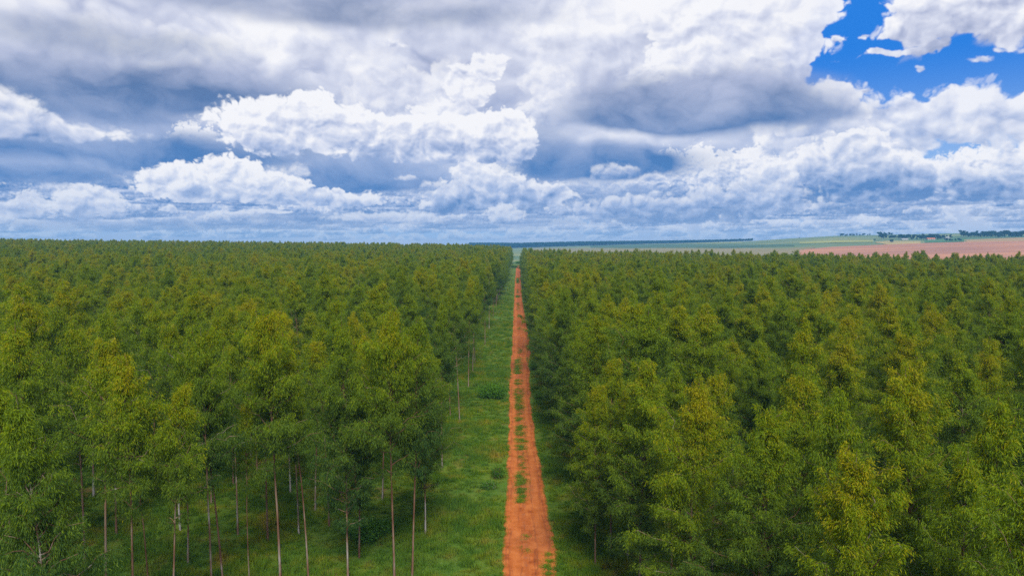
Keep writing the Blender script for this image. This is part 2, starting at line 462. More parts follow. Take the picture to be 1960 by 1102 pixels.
def build_ground():
    ys = np.concatenate([np.linspace(-3000, -100, 12), np.linspace(-60, 900, 161), np.linspace(920, 3600, 120), np.geomspace(3700, 30000, 30)])
    u = np.linspace(-1, 1, 221)
    xs = np.sign(u) * (60 * np.abs(u) + 29940 * np.abs(u) ** 4.2)
    X, Y = np.meshgrid(xs, ys)
    Z = height(X, Y)
    nx, ny = len(xs), len(ys)
    V = np.stack([X, Y, Z], -1).reshape(-1, 3)
    i = np.arange(nx - 1)[None, :] + nx * np.arange(ny - 1)[:, None]
    Fc = np.stack([i, i + 1, i + nx + 1, i + nx], -1).reshape(-1, 4)
    me = np_mesh('ground', V, Fc, True)
    m, n, out = material('meadow_grass')
    p = objpos(n)
    n1 = n.noise(p, 0.35, 6, 0.65); n2 = n.noise(p, 0.06, 4, 0.5); n3 = n.noise(p, 2.2, 6, 0.7)
    c = n.ramp(n1, [(0.28, (0.035, 0.085, 0.008, 1)), (0.46, (0.070, 0.135, 0.010, 1)), (0.58, (0.12, 0.165, 0.014, 1)), (0.72, (0.19, 0.15, 0.04, 1))])
    c2 = n.ramp(n3, [(0.3, (0.028, 0.06, 0.008, 1)), (0.55, (0.085, 0.145, 0.012, 1)), (0.7, (0.16, 0.14, 0.03, 1)), (0.8, (0.22, 0.11, 0.05, 1))])
    c = n.mix(0.45, c, c2)
    c = n.mix(n.ss(n2, 0.45, 0.62, 0.0, 0.5), c, (0.050, 0.125, 0.020, 1))
    # leaf litter and bare reddish earth under the trees, in patches
    lit = n.noise(n.v('ADD', p, (40, 7, 0)), 0.22, 5, 0.6)
    c = n.mix(n.ss(lit, 0.54, 0.66, 0.0, 0.6), c, (0.17, 0.085, 0.035, 1))
    # pasture and crop land beyond the plantation
    sx, sy, sz = n.sep(p)
    r = n.v('LENGTH', p); rr = n.n.new('ShaderNodeVectorMath'); rr.operation = 'LENGTH'; n.l.new(p, rr.inputs[0]); r = rr.outputs['Value']
    f1 = n.noise(n.v('MULTIPLY', p, (0.0012, 0.004, 0.0)), 1.0, 5, 0.6)
    f2 = n.noise(p, 0.01, 5, 0.6)
    far = n.ramp(f1, [(0.34, (0.060, 0.125, 0.062, 1)), (0.48, (0.10, 0.155, 0.070, 1)), (0.58, (0.20, 0.22, 0.08, 1)), (0.7, (0.08, 0.135, 0.080, 1))])
    far = n.mix(n.ss(f2, 0.4, 0.7, 0.0, 0.35), far, (0.15, 0.17, 0.09, 1))
    c = n.mix(n.ss(r, 900.0, 1150.0), c, far)
    n.l.new(principled(n, c, 0.9, 0.15, bump(n, n3, 0.6, 0.15)), out.inputs[0])
    kind(mesh_obj('ground', me, m), 'structure')
build_ground()

# ---- the red dirt track: pixel row, left edge, right edge
ROAD = [(1220, 951, 1080), (1102, 960, 1066), (1050, 963, 1062), (1000, 966, 1053), (950, 968, 1044), (900, 971, 1037), (850, 973, 1026), (800, 974, 1020), (750, 975, 1015),
        (700, 977, 1013), (675, 979, 1015), (650, 980.5, 1013), (625, 981, 1009), (600, 982.5, 1004), (575, 984, 1000), (560, 984.3, 998.5), (540, 985.5, 997.3), (525, 986.8, 996.6), (512, 987.8, 995.4), (508, 988.5, 994.8)]
ry = []; rl = []; rr_ = []
for py, l, r in ROAD:
    a = on_ground(l, py); b = on_ground(r, py); ry.append(a[1]); rl.append(a[0]); rr_.append(b[0])
ry = np.array([4.0] + ry); rl = np.array([rl[0]] + rl); rr_ = np.array([rr_[0]] + rr_)     # the track runs on below the camera
def road_edges(y):
    return np.interp(y, ry, rl), np.interp(y, ry, rr_)
TRACK_END = ry[-1]

def build_road():
    ys = np.concatenate([np.linspace(ry[0], 160, 640), np.linspace(160.4, TRACK_END, 420)])
    nu = 41
    L, R = road_edges(ys)
    jl = 0.22 * fbm(ys * 1.4, ys * 0 + 3, 4, 71) + 0.6 * fbm(ys * 0.21, ys * 0 + 3, 3, 72)
    jr = 0.24 * fbm(ys * 1.3, ys * 0 + 9, 4, 73) + 0.6 * fbm(ys * 0.17, ys * 0 + 9, 3, 74)
    L = L + jl; R = R + jr
    u = np.linspace(0, 1, nu)
    X = L[:, None] + (R - L)[:, None] * u[None, :]
    Y = ys[:, None].repeat(nu, 1)
    wheel = np.exp(-((u - 0.24) / 0.10) ** 2) + np.exp(-((u - 0.74) / 0.11) ** 2)
    wob = 0.05 * fbm(X * 0.9, Y * 0.35, 4, 75) + 0.022 * fbm(X * 4, Y * 3, 3, 76)
    wash = 0.05 * np.clip(fbm(X * 0.15, Y * 0.9, 3, 79), -0.3, 0.3) * smooth((Y - 110) / 30)[...] * (1 - smooth((Y - 420) / 100))
    Z = 0.075 - 0.045 * wheel[None, :] + wob + wash
    Z = np.maximum(Z, 0.012)
    edge = smooth(np.minimum(u, 1 - u) / 0.06)[None, :]
    Z = height(X, Y) + 0.008 + Z * edge
    V = np.stack([X, Y, Z], -1).reshape(-1, 3)
    ny = len(ys)
    i = np.arange(nu - 1)[None, :] + nu * np.arange(ny - 1)[:, None]
    Fc = np.stack([i, i + 1, i + nu + 1, i + nu], -1).reshape(-1, 4)
    me = np_mesh('dirt_track', V, Fc, True)
    put_attr(me, 'across', np.broadcast_to(u[None, :], (ny, nu)).ravel())
    m, n, out = material('red_earth')
    p = objpos(n)
    ac = n.attr('across')[2]
    sx, sy, sz = n.sep(p)
    n1 = n.noise(p, 0.8, 6, 0.6); n2 = n.noise(p, 0.12, 4, 0.5)
    streak = n.noise(n.v('MULTIPLY', p, (3.4, 0.16, 1.0)), 1.0, 6, 0.65)
    cross = n.noise(n.v('MULTIPLY', p, (0.5, 2.0, 1.0)), 1.0, 5, 0.7)
    fine = n.noise(p, 7.0, 5, 0.7)
    c = n.ramp(n1, [(0.28, (0.22, 0.052, 0.010, 1)), (0.48, (0.34, 0.084, 0.015, 1)), (0.66, (0.44, 0.135, 0.030, 1))])
    c = n.mix(n.ss(streak, 0.54, 0.66, 0.0, 0.75), c, (0.15, 0.040, 0.016, 1))
    c = n.mix(n.ss(streak, 0.44, 0.34, 0.0, 0.5), c, (0.48, 0.165, 0.045, 1))
    # compacted wheel marks, darker at their rims
    wh = n.m('MINIMUM', n.m('ABSOLUTE', n.m('SUBTRACT', ac, 0.24)), n.m('ABSOLUTE', n.m('SUBTRACT', ac, 0.74)))
    wh = n.m('MULTIPLY_ADD', n.m('SUBTRACT', n1, 0.5), 0.16, wh)
    c = n.mix(n.ss(wh, 0.10, 0.02, 0.0, 0.40), c, (0.46, 0.145, 0.036, 1))
    rim = n.m('SUBTRACT', 1.0, n.ss(n.m('ABSOLUTE', n.m('SUBTRACT', wh, 0.115)), 0.0, 0.025))
    c = n.mix(n.m('MULTIPLY', rim, n.ss(n2, 0.40, 0.56, 0.0, 0.7)), c, (0.16, 0.045, 0.018, 1))
    c = n.mix(n.ss(n2, 0.52, 0.66, 0.0, 0.40), c, (0.22, 0.066, 0.024, 1))
    # washed ripples across the track further on
    band = n.m('MULTIPLY', n.ss(sy, 100.0, 160.0), n.ss(sy, 480.0, 330.0))
    c = n.mix(n.m('MULTIPLY', n.ss(cross, 0.50, 0.62), n.m('MULTIPLY', band, 0.65)), c, (0.14, 0.032, 0.012, 1))
    # damp dip across the track
    dip = n.m('SUBTRACT', 1.0, n.ss(n.m('ABSOLUTE', n.m('SUBTRACT', sy, 158.0)), 1.0, 9.0))
    c = n.mix(n.m('MULTIPLY', dip, n.ss(n1, 0.25, 0.55)), c, (0.12, 0.026, 0.010, 1))
    c = n.mix(n.ss(fine, 0.60, 0.74, 0.0, 0.5), c, (0.13, 0.04, 0.02, 1))
    # a ridge line of darker crumbs between the wheel marks, and thin grassy edges
    mid = n.m('SUBTRACT', 1.0, n.ss(n.m('ABSOLUTE', n.m('SUBTRACT', ac, 0.44)), 0.01, 0.07))
    c = n.mix(n.m('MULTIPLY', mid, n.ss(n1, 0.42, 0.62, 0.0, 0.7)), c, (0.18, 0.055, 0.03, 1))
    c = n.mix(n.ss(n1, 0.30, 0.60, 0.02, 0.20), c, (0.54, 0.200, 0.080, 1))
    ed = n.m('MINIMUM', ac, n.m('SUBTRACT', 1.0, ac))
    c = n.mix(n.ss(n.m('MULTIPLY_ADD', n.m('SUBTRACT', n1, 0.5), 0.22, ed), 0.055, 0.0, 0.0, 0.9), c, (0.13, 0.10, 0.012, 1))
    n.l.new(principled(n, c, 0.95, 0.1, bump(n, n.m('ADD', fine, streak), 0.7, 0.05)), out.inputs[0])
    kind(mesh_obj('dirt_track', me, m), 'structure')
build_road()

# ---- fields draped on the far hillside: upper and lower outline in pixels of the photograph
def field(name, top, bot, col_a, col_b, sc=0.004, nx=60, ny=10, lift=0.35):
    xs = np.linspace(top[0][0], top[-1][0], nx)
    V = []
    for x in xs:
        yt = np.interp(x, [p[0] for p in top], [p[1] for p in top]); yb = np.interp(x, [p[0] for p in bot], [p[1] for p in bot])
        a = np.array(cast(x, yt)); b = np.array(cast(x, yb))
        for k in range(ny + 1):
            t = k / ny; q = a + (b - a) * t
            V.append((q[0], q[1], float(height(q[0], q[1])) + lift))
    i = np.arange(ny)[None, :] + (ny + 1) * np.arange(nx - 1)[:, None]
    Fc = np.stack([i, i + 1, i + ny + 2, i + ny + 1], -1).reshape(-1, 4)
    me = np_mesh(name, V, Fc, True)
    m, n, out = material(name + '_soil')
    p = objpos(n)
    f = n.noise(n.v('MULTIPLY', p, (sc * 0.35, sc * 1.6, 0)), 1.0, 6, 0.62)
    c = n.mix(n.ss(f, 0.38, 0.62), col_a, col_b)
    n.l.new(principled(n, c, 0.95, 0.1), out.inputs[0])
    kind(mesh_obj(name, me, m), 'structure')
field('ploughed_field', [(1530, 478.5), (1590, 473), (1678, 469), (1758, 466), (1852, 463.4), (1960, 461.5), (2080, 460)], [(1530, 496), (2080, 500)],
      (0.42, 0.200, 0.105, 1), (0.27, 0.130, 0.090, 1), nx=80, ny=30, lift=0.5)
field('dry_field', [(1845, 459.5), (1900, 457), (1960, 455), (2080, 454)], [(1845, 463.6), (1960, 461.8), (2080, 460.4)], (0.34, 0.22, 0.10, 1), (0.25, 0.19, 0.09, 1), lift=0.7)
field('dry_field', [(1676, 463.0), (1700, 461.5), (1762, 461.5)], [(1676, 465), (1700, 468.4), (1762, 466.0)], (0.40, 0.30, 0.12, 1), (0.28, 0.24, 0.10, 1), lift=0.7)
field('stubble_field', [(1020, 474.5), (1200, 475.5), (1500, 475.5), (1560, 472.5)], [(1020, 486), (1500, 490), (1560, 474)], (0.22, 0.18, 0.09, 1), (0.16, 0.16, 0.075, 1), lift=0.5)
field('green_field', [(1130, 470), (1260, 467.5), (1400, 469), (1520, 468)], [(1130, 474), (1260, 474.4), (1400, 474.4), (1520, 471.5)], (0.045, 0.095, 0.055, 1), (0.07, 0.12, 0.065, 1), lift=0.6)
field('pale_field', [(1160, 466.5), (1300, 463.5), (1420, 463)], [(1160, 469.5), (1300, 467), (1420, 466)], (0.22, 0.24, 0.075, 1), (0.15, 0.19, 0.07, 1), lift=0.7)
field('pale_field', [(1530, 463.5), (1600, 460.5), (1672, 460)], [(1530, 466.5), (1600, 465), (1672, 464)], (0.27, 0.28, 0.08, 1), (0.16, 0.20, 0.07, 1), lift=0.7)
field('green_field', [(1770, 459), (1850, 457)], [(1770, 465), (1846, 463)], (0.045, 0.12, 0.045, 1), (0.07, 0.15, 0.06, 1), lift=0.7)

# ================================================================= vegetation materials
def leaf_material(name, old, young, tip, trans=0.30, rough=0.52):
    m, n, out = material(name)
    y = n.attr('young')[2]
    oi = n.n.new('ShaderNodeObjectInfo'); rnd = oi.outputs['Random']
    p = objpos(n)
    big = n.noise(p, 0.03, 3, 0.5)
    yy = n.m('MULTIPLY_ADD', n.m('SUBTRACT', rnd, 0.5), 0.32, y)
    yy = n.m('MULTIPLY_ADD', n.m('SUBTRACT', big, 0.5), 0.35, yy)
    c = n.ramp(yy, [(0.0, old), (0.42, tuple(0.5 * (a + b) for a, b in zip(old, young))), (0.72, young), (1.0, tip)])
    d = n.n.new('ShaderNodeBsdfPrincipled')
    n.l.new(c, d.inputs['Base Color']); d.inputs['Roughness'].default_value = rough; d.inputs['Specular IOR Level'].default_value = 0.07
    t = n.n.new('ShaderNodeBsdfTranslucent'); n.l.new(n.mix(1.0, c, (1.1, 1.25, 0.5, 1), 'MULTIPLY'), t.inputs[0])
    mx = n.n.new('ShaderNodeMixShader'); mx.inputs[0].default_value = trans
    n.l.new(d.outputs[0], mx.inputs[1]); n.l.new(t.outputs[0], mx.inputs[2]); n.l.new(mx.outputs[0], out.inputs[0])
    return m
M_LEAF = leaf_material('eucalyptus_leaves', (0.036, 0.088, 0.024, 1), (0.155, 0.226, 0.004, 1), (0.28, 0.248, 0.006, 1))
M_SHRUB = leaf_material('shrub_leaves', (0.040, 0.120, 0.016, 1), (0.095, 0.215, 0.016, 1), (0.15, 0.26, 0.02, 1))
M_WOODLAND = leaf_material('woodland_leaves', (0.012, 0.032, 0.020, 1), (0.020, 0.046, 0.020, 1), (0.032, 0.06, 0.02, 1), trans=0.1)
def grass_material():
    m, n, out = material('grass_blades')
    y = n.attr('young')[2]
    p = objpos(n)
    a = n.noise(p, 0.35, 4, 0.6); b = n.noise(n.v('ADD', p, (9, 4, 0)), 0.10, 3, 0.5)
    c = n.ramp(a, [(0.30, (0.028, 0.085, 0.006, 1)), (0.45, (0.060, 0.135, 0.005, 1)), (0.57, (0.115, 0.165, 0.006, 1)), (0.69, (0.22, 0.17, 0.02, 1))])
    c = n.mix(n.ss(b, 0.42, 0.60, 0.0, 0.6), c, (0.040, 0.115, 0.014, 1))
    edge = n.attr('warm')[2]
    c = n.mix(n.m('MULTIPLY', y, 0.35), c, (0.15, 0.19, 0.03, 1))
    n.l.new(principled(n, c, 0.75, 0.08), out.inputs[0])
    return m
M_GRASS = grass_material()
def bark_material():
    m, n, out = material('eucalyptus_bark')
    tc = n.n.new('ShaderNodeTexCoord'); o = tc.outputs['Object']
    oi = n.n.new('ShaderNodeObjectInfo')
    q = n.v('ADD', n.v('MULTIPLY', o, (2.2, 2.2, 0.45)), n.xyz(n.m('MULTIPLY', oi.outputs['Random'], 37.0), 0.0, 0.0))
    a = n.noise(q, 1.0, 5, 0.65)
    sx, sy, sz = n.sep(o)
    low = n.ss(sz, 5.5, 1.5, 0.0, 0.10)
    f = n.m('ADD', a, n.m('ADD', low, n.m('MULTIPLY_ADD', oi.outputs['Random'], 0.2, -0.15)))
    c = n.ramp(f, [(0.36, (0.095, 0.046, 0.030, 1)), (0.50, (0.165, 0.095, 0.064, 1)), (0.60, (0.20, 0.16, 0.135, 1)), (0.70, (0.33, 0.32, 0.32, 1))])
    n.l.new(principled(n, c, 0.85, 0.2), out.inputs[0])
    return m
M_BARK = bark_material()

# ================================================================= geometry for leaves and stems
def tubes(paths, sides=5):
    """paths: list of (points (k,3), radii (k,)). Returns verts, faces."""
    V = []; Fc = []; o = 0
    ang = np.arange(sides) * 2 * math.pi / sides
    for pts, rad in paths:
        pts = np.asarray(pts, float); k = len(pts)
        d = np.gradient(pts, axis=0); d /= np.linalg.norm(d, axis=1)[:, None] + 1e-9
        ref = np.array([1.0, 0, 0]) if abs(d[0][0]) < 0.8 else np.array([0, 1.0, 0])
        a = np.cross(d, ref); a /= np.linalg.norm(a, axis=1)[:, None]; b = np.cross(d, a)
        ring = pts[:, None, :] + (a[:, None, :] * np.cos(ang)[None, :, None] + b[:, None, :] * np.sin(ang)[None, :, None]) * np.asarray(rad)[:, None, None]
        V.append(ring.reshape(-1, 3))
        i = np.arange(sides)
        for q in range(k - 1):
            Fc.append(np.stack([o + q * sides + i, o + q * sides + (i + 1) % sides, o + (q + 1) * sides + (i + 1) % sides, o + (q + 1) * sides + i], -1))
        o += k * sides
    return np.concatenate(V), np.concatenate(Fc)

def leaves(base, direc, length, width, rng, twist=None):
    """Lance-shaped leaves as one quad each."""
    n = len(base)
    d = direc / (np.linalg.norm(direc, axis=1)[:, None] + 1e-9)
    r = rng.normal(size=(n, 3)); s = np.cross(d, r); s /= np.linalg.norm(s, axis=1)[:, None] + 1e-9
    L = length[:, None]; Wd = width[:, None]
    v0 = base; v2 = base + d * L; mid = base + d * L * 0.42
    V = np.stack([v0, mid + s * Wd * 0.5, v2, mid - s * Wd * 0.5], 1).reshape(-1, 3)
    Fc = np.arange(n * 4).reshape(n, 4)
    return V, Fc

def tree_geometry(seed, nb=50, base=0.46, R=3.2, H=20.0, leaf=0.20, per=38, weep=0.8, shape=0.7):
    rng = np.random.default_rng(seed)
    ks = np.linspace(0, 1, 12)
    bend = rng.normal(size=2) * 0.25
    wob = np.cumsum(rng.normal(size=(12, 2)) * 0.05, axis=0)
    tp = np.stack([bend[0] * ks ** 2 * 2 + wob[:, 0] * ks, bend[1] * ks ** 2 * 2 + wob[:, 1] * ks, ks * H], -1)
    trad = 0.090 * (1 - ks) ** 0.8 + 0.016
    trad[0] *= 1.25
    paths = [(tp, trad)]
    tr = lambda h: np.array([np.interp(h, tp[:, 2], tp[:, 0]), np.interp(h, tp[:, 2], tp[:, 1]), h])
    B = []; D = []; Yg = []; Ln = []
    lob = rng.uniform(0, 6.28, 3)
    for i in range(nb):
        t = (i + rng.random()) / nb
        if i < 3: t = -0.10 * rng.random()
        elif rng.random() < 0.07: continue
        az = i * 2.39996 + rng.normal() * 0.4
        hz = H * (base + (1 - base) * 0.93 * t)
        prof = (1 - max(t, 0)) ** shape * min(1.0, 0.72 + max(t, 0) * 2.0)
        L = R * prof * (0.62 + 0.58 * rng.random()) * (1 + 0.18 * math.sin(2 * az + lob[0]) + 0.14 * math.sin(az * 3 + lob[1] + hz)) + 0.12
        if i < 3: L *= 0.6
        up = math.radians(24 + 42 * max(t, 0) + rng.normal() * 7)
        L3 = L / math.cos(up) * 0.95
        L3 = min(L3, (H * 1.02 - hz) / max(0.2, math.sin(up)) if t > 0.3 else L3)
        p0 = tr(hz)
        s = np.linspace(0, 1, 6)
        dirh = np.array([math.cos(az), math.sin(az), 0])
        pts = p0 + s[:, None] * dirh * L3 * math.cos(up) + np.outer(s - 0.30 * s ** 2, [0, 0, 1]) * L3 * math.sin(up) * 1.25
        pts[1:] += rng.normal(size=(5, 3)) * 0.05 * L3
        paths.append((pts, (0.045 * (1 - s) + 0.010) * (0.5 + 0.5 * prof)))
        ns = max(4, int(L3 / 0.34))
        for q in range(ns):
            f = 0.14 + 0.86 * (q + rng.random()) / ns
            b = np.array([np.interp(f, s, pts[:, c]) for c in range(3)])
            for w in range(3):
                a2 = az + rng.normal() * 1.25
                tl = (0.75 + 0.45 * rng.random()) * (0.45 + 0.4 * (1 - f) + 0.45 * prof) * (0.55 + 0.45 * min(1.0, prof * 2.2))
                tdir = np.array([math.cos(a2), math.sin(a2), 0.35 + rng.normal() * 0.35]); tdir /= np.linalg.norm(tdir)
                g = rng.random(per)
                tw = b + g[:, None] * tdir * tl + np.outer(-0.30 * weep * g ** 2 * tl, [0, 0, 1])
                dr = tdir * 0.50 + rng.normal(size=(per, 3)) * 0.42 + np.array([0, 0, -weep])
                B.append(tw + rng.normal(size=(per, 3)) * 0.10 - np.outer(rng.random(per) ** 1.5 * 0.42 * weep, [0, 0, 1])); D.append(dr)
                Ln.append(leaf * (0.7 + 0.6 * rng.random(per)))
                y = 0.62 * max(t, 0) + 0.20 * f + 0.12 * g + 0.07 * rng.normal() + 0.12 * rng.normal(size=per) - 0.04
                Yg.append(y)
    # leader
    g = rng.random(per * 10)
    B.append(np.stack([tp[-1, 0] + rng.normal(size=per * 10) * 0.22 * (1.3 - g), tp[-1, 1] + rng.normal(size=per * 10) * 0.22 * (1.3 - g), H * 0.935 + g * H * 0.07], -1))
    D.append(rng.normal(size=(per * 10, 3)) + np.array([0, 0, 0.1])); Ln.append(leaf * (0.6 + 0.4 * rng.random(per * 10))); Yg.append(0.55 + 0.15 * rng.random(per * 10))
    B = np.concatenate(B); D = np.concatenate(D); Ln = np.concatenate(Ln); Yg = np.concatenate(Yg)
    LV, LF = leaves(B, D, Ln, Ln * 0.19, rng)
    TV, TF = tubes(paths, 5)
    return (LV, LF, np.repeat(np.clip(Yg, 0, 1), 4)), (TV, TF)

VARIANTS = []
VSPEC = [dict(R=3.9, base=0.45, shape=0.94, weep=1.1, nb=68), dict(R=3.6, base=0.49, shape=1.01, weep=1.0, nb=64), dict(R=4.1, base=0.41, shape=0.96, weep=1.0, nb=72),
         dict(R=4.0, base=0.47, shape=0.86, weep=1.2, nb=68), dict(R=4.5, base=0.20, shape=0.87, weep=0.9, nb=92), dict(R=4.2, base=0.24, shape=0.81, weep=0.9, nb=88),
         dict(R=4.7, base=0.17, shape=0.82, weep=0.8, nb=96), dict(R=3.8, base=0.30, shape=0.78, weep=1.0, nb=80), dict(R=2.3, base=0.56, shape=0.86, weep=1.1, nb=44),
         dict(R=2.9, base=0.57, shape=0.86, weep=1.0, nb=56)]
for k, sp in enumerate(VSPEC):
    (lv, lf, ly), (tv, tf) = tree_geometry(100 + k, **sp)
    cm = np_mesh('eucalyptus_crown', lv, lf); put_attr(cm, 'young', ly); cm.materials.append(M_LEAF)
    tm = np_mesh('eucalyptus_trunk', tv, tf, True); tm.materials.append(M_BARK)
    VARIANTS.append((cm, tm))
print('leaves per tree', [len(v[0].polygons) for v in VARIANTS])

# ================================================================= planting plan
rng = np.random.default_rng(77)
plan = []            # x, y, tree height, width factor, variant
def at_px(px, d):
    """World x at depth d under pixel column px (row near the bottom of the picture)."""
    return (px - W / 2) / F * (d * math.cos(PITCH) + 12 * math.sin(PITCH))
HAND = [  # pixel column of the trunk, depth, height, width, variant
    (786, 57.5, 21.0, 1.0, 0), (752, 55.5, 21.8, 1.05, 3), (812, 66, 19.0, 1.0, 5), (845, 86, 20.0, 1.0, 1), (879, 108, 20.5, 1.0, 1), (861, 112, 19.0, 0.9, 0),
    (896, 135, 20.5, 1.0, 1), (904, 150, 20, 1.0, 3), (909, 160, 20, 1.0, 0), (928, 190, 20, 1.05, 1), (936, 222, 20, 1.0, 0), (944, 262, 20, 1.0, 1), (950, 300, 20, 1.0, 3),
    (661, 56, 21.3, 1.0, 5), (683, 61, 19.5, 0.95, 1), (530, 55.5, 22.0, 1.12, 3), (584, 57, 18.0, 0.8, 8), (506, 64, 20.5, 1.0, 0), (551, 77, 20.5, 1.0, 5), (598, 72, 19.0, 0.9, 8),
    (634, 84, 20.5, 1.05, 3), (677, 78, 19.5, 0.95, 0), (729, 75, 19.5, 1.0, 3), (470, 55, 15.0, 0.62, 8), (420, 54, 18.5, 0.9, 8), (396, 53, 21.0, 0.95, 3),
    (397, 74, 20, 1.0, 2), (440, 80, 20.5, 1.0, 5), (336, 67, 19.5, 0.95, 9), (315, 44, 18.2, 0.95, 9), (275, 50, 16.0, 0.8, 8), (240, 43.5, 20.2, 0.95, 9), (188, 48, 20.5, 1.0, 9),
    (100, 33, 20.3, 0.92, 2), (32, 34, 20.5, 0.9, 2), (-40, 38, 20.5, 1.0, 0), (150, 60, 20.5, 1.0, 0), (212, 66, 20.5, 1.0, 9), (60, 50, 21.5, 1.05, 2), (-30, 55, 21.0, 1.0, 1), (290, 76, 20.5, 1.0, 1),
    (350, 60, 17.0, 0.85, 8), (448, 66, 18.0, 0.9, 8), (566, 66, 17.5, 0.85, 8), (625, 68, 18.0, 0.9, 8), (705, 88, 18.5, 0.9, 9), (762, 95, 19.0, 1.0, 9), (487, 84, 19.0, 1.0, 9),
    (1228, 54.5, 18.2, 1.12, 6), (1142, 59, 16.0, 0.85, 5), (1172, 63, 17.5, 0.9, 5), (1205, 60, 15.0, 0.8, 7), (1124, 84, 19.0, 1.0, 4), (1100, 92, 18.0, 0.95, 5), (1140, 76, 19.5, 1.0, 6),
    (1325, 46, 18.6, 1.0, 4), (1290, 58, 17.0, 0.9, 7), (1370, 55, 17.5, 0.95, 5), (1450, 41, 17.8, 0.95, 6), (1530, 49, 18.6, 0.95, 5), (1650, 33, 17.5, 1.05, 6), (1600, 40, 18.9, 0.9, 7), (1760, 42, 19.8, 1.0, 6), (1900, 36, 19.6, 1.0, 4),
    (1835, 33, 17.6, 0.95, 5), (1990, 28, 18.0, 0.95, 6), 
]
for px, d, h, w, v in HAND: plan.append([at_px(px, d), d, h, w * (0.82 if 350 < px < 960 and v < 8 else (0.9 if px < 350 else 1.0)), v])
def road_center(y): l, r = road_edges(min(y, TRACK_END)); return float(l + r) / 2
ROWSP, ALONG = 5.9, 9.6
def right_far(x, y):
    a = math.degrees(math.atan2(x, y))
    return np.interp(a, [0.5, 1.4, 4.9, 20.4, 35, 45], [790, 740, 590, 470, 375, 350])
hx = np.array([[p[0], p[1]] for p in plan])
for side in (-1, 1):
    for row in range(0, 170):
        x0 = (-9.3 - ROWSP * row) if side < 0 else (6.6 + ROWSP * row)
        off = rng.uniform(0, ALONG)
        y = 14 + off
        while y < 880:
            y += ALONG * (1 + 0.30 * (rng.random() - 0.5))
            x = x0 + 0.008 * y + rng.normal() * 0.42
            a = math.degrees(math.atan2(x, y))
            if abs(a) > 39.5: continue
            if side > 0 and y > right_far(x, y): continue
            if side < 0 and y > 850 - 0.08 * abs(x): continue
            if side < 0 and x > -27.5 and y < 96: continue          # the open stand at the front is planted by hand
            if side < 0 and y < 62 and x > -34: continue
            if side < 0 and y < 30: continue
            if side < 0 and row == 0 and y < 300: continue
            if side > 0 and x < 13 and y < 70: continue
            if side > 0 and y < 62 and x < 36: continue
            if side > 0 and y < 26: continue
            if y < 300 and np.min(np.hypot(hx[:, 0] - x, hx[:, 1] - y)) < 4.4: continue
            if rng.random() < 0.05: continue                          # gaps where a tree failed
            h = 20.0 + rng.normal() * 1.4 if side < 0 else 19.3 + rng.normal() * 1.25
            if rng.random() < 0.06: h *= 0.84
            h = min(max(h, 14.0), 22.3)
            v = int(rng.integers(4, 8)) if (side > 0 or (rng.random() < 0.55 and not (x > -50 and y < 135))) else int(rng.integers(0, 4))
            plan.append([x, y, h, 1.15 + rng.normal() * 0.10, v])
plan = np.array(plan)
print('trees', len(plan))
# trees in view that show largest become things of their own
az_ = np.degrees(np.arctan2(plan[:, 0], plan[:, 1]))
inview = np.abs(az_) < 37.0
edge_bonus = np.where((plan[:, 0] > -12) & (plan[:, 0] < 0), 0.8, 1.0)
score = np.hypot(plan[:, 0], plan[:, 1]) * edge_bonus + np.where(inview, 0, 1e5)
order = np.argsort(score)
single = order[:300]; rest = order[300:]

ORD = ['first', 'second', 'third', 'fourth', 'fifth', 'sixth', 'seventh', 'eighth', 'ninth', 'tenth', 'eleventh', 'twelfth', 'thirteenth', 'fourteenth', 'fifteenth',
       'sixteenth', 'seventeenth', 'eighteenth', 'nineteenth', 'twentieth', 'twenty-first', 'twenty-second', 'twenty-third', 'twenty-fourth', 'twenty-fifth', 'twenty-sixth', 'twenty-seventh', 'twenty-eighth', 'twenty-ninth', 'thirtieth']
SEED_TREES = {}
def build_trees():
    rows = {}
    for i in single:
        x, y = plan[i, 0] - 0.008 * plan[i, 1], plan[i, 1]
        side = 'left' if x < 0 else 'right'
        row = int(round((-x - 9.3) / ROWSP)) if x < 0 else int(round((x - 6.6) / ROWSP))
        rows.setdefault((side, max(0, row)), []).append((y, i))
    first = {}
    for (side, row), lst in sorted(rows.items()):
        lst.sort()
        for q, (y, i) in enumerate(lst):
            x, y, h, w, v = plan[i]; v = int(v)
            rz = rng.uniform(0, 6.28)
            if v not in first:
                t = bpy.data.objects.new('eucalyptus_tree', None); link(t)
                cr = mesh_obj('crown', VARIANTS[v][0], None, t); tk = mesh_obj('trunk', VARIANTS[v][1], None, t)
                first[v] = (t, tk, cr)
            else:
                t0, tk0, cr0 = first[v]
                t = t0.copy(); C.objects.link(t)
                tk = tk0.copy(); tk.parent = t; C.objects.link(tk)
                cr = cr0.copy(); cr.parent = t; C.objects.link(cr)
            t.empty_display_size = 1.0
            s = h / 20.0
            t.location = (x, y, float(height(x, y)) - 0.05)
            t.rotation_euler = (rng.normal() * 0.022, rng.normal() * 0.022, rz)
            t.scale = (s * w, s * w, s)
            size = 'tall' if h > 20.6 else ('short' if h < 18.4 else 'medium')
            girth = 'broad' if w * VSPEC[v]['R'] > 4.15 else ('slim' if w * VSPEC[v]['R'] < 3.5 else 'full')
            tag(t, f'{size} {girth}-crowned eucalyptus, {ORD[row]} row {side} of dirt track, {ORD[min(q, 29)]} from the front', 'tree',
                'eucalyptus trees planted in rows ' + side + ' of the track')
    for v in first: SEED_TREES[v] = first[v]
build_trees()

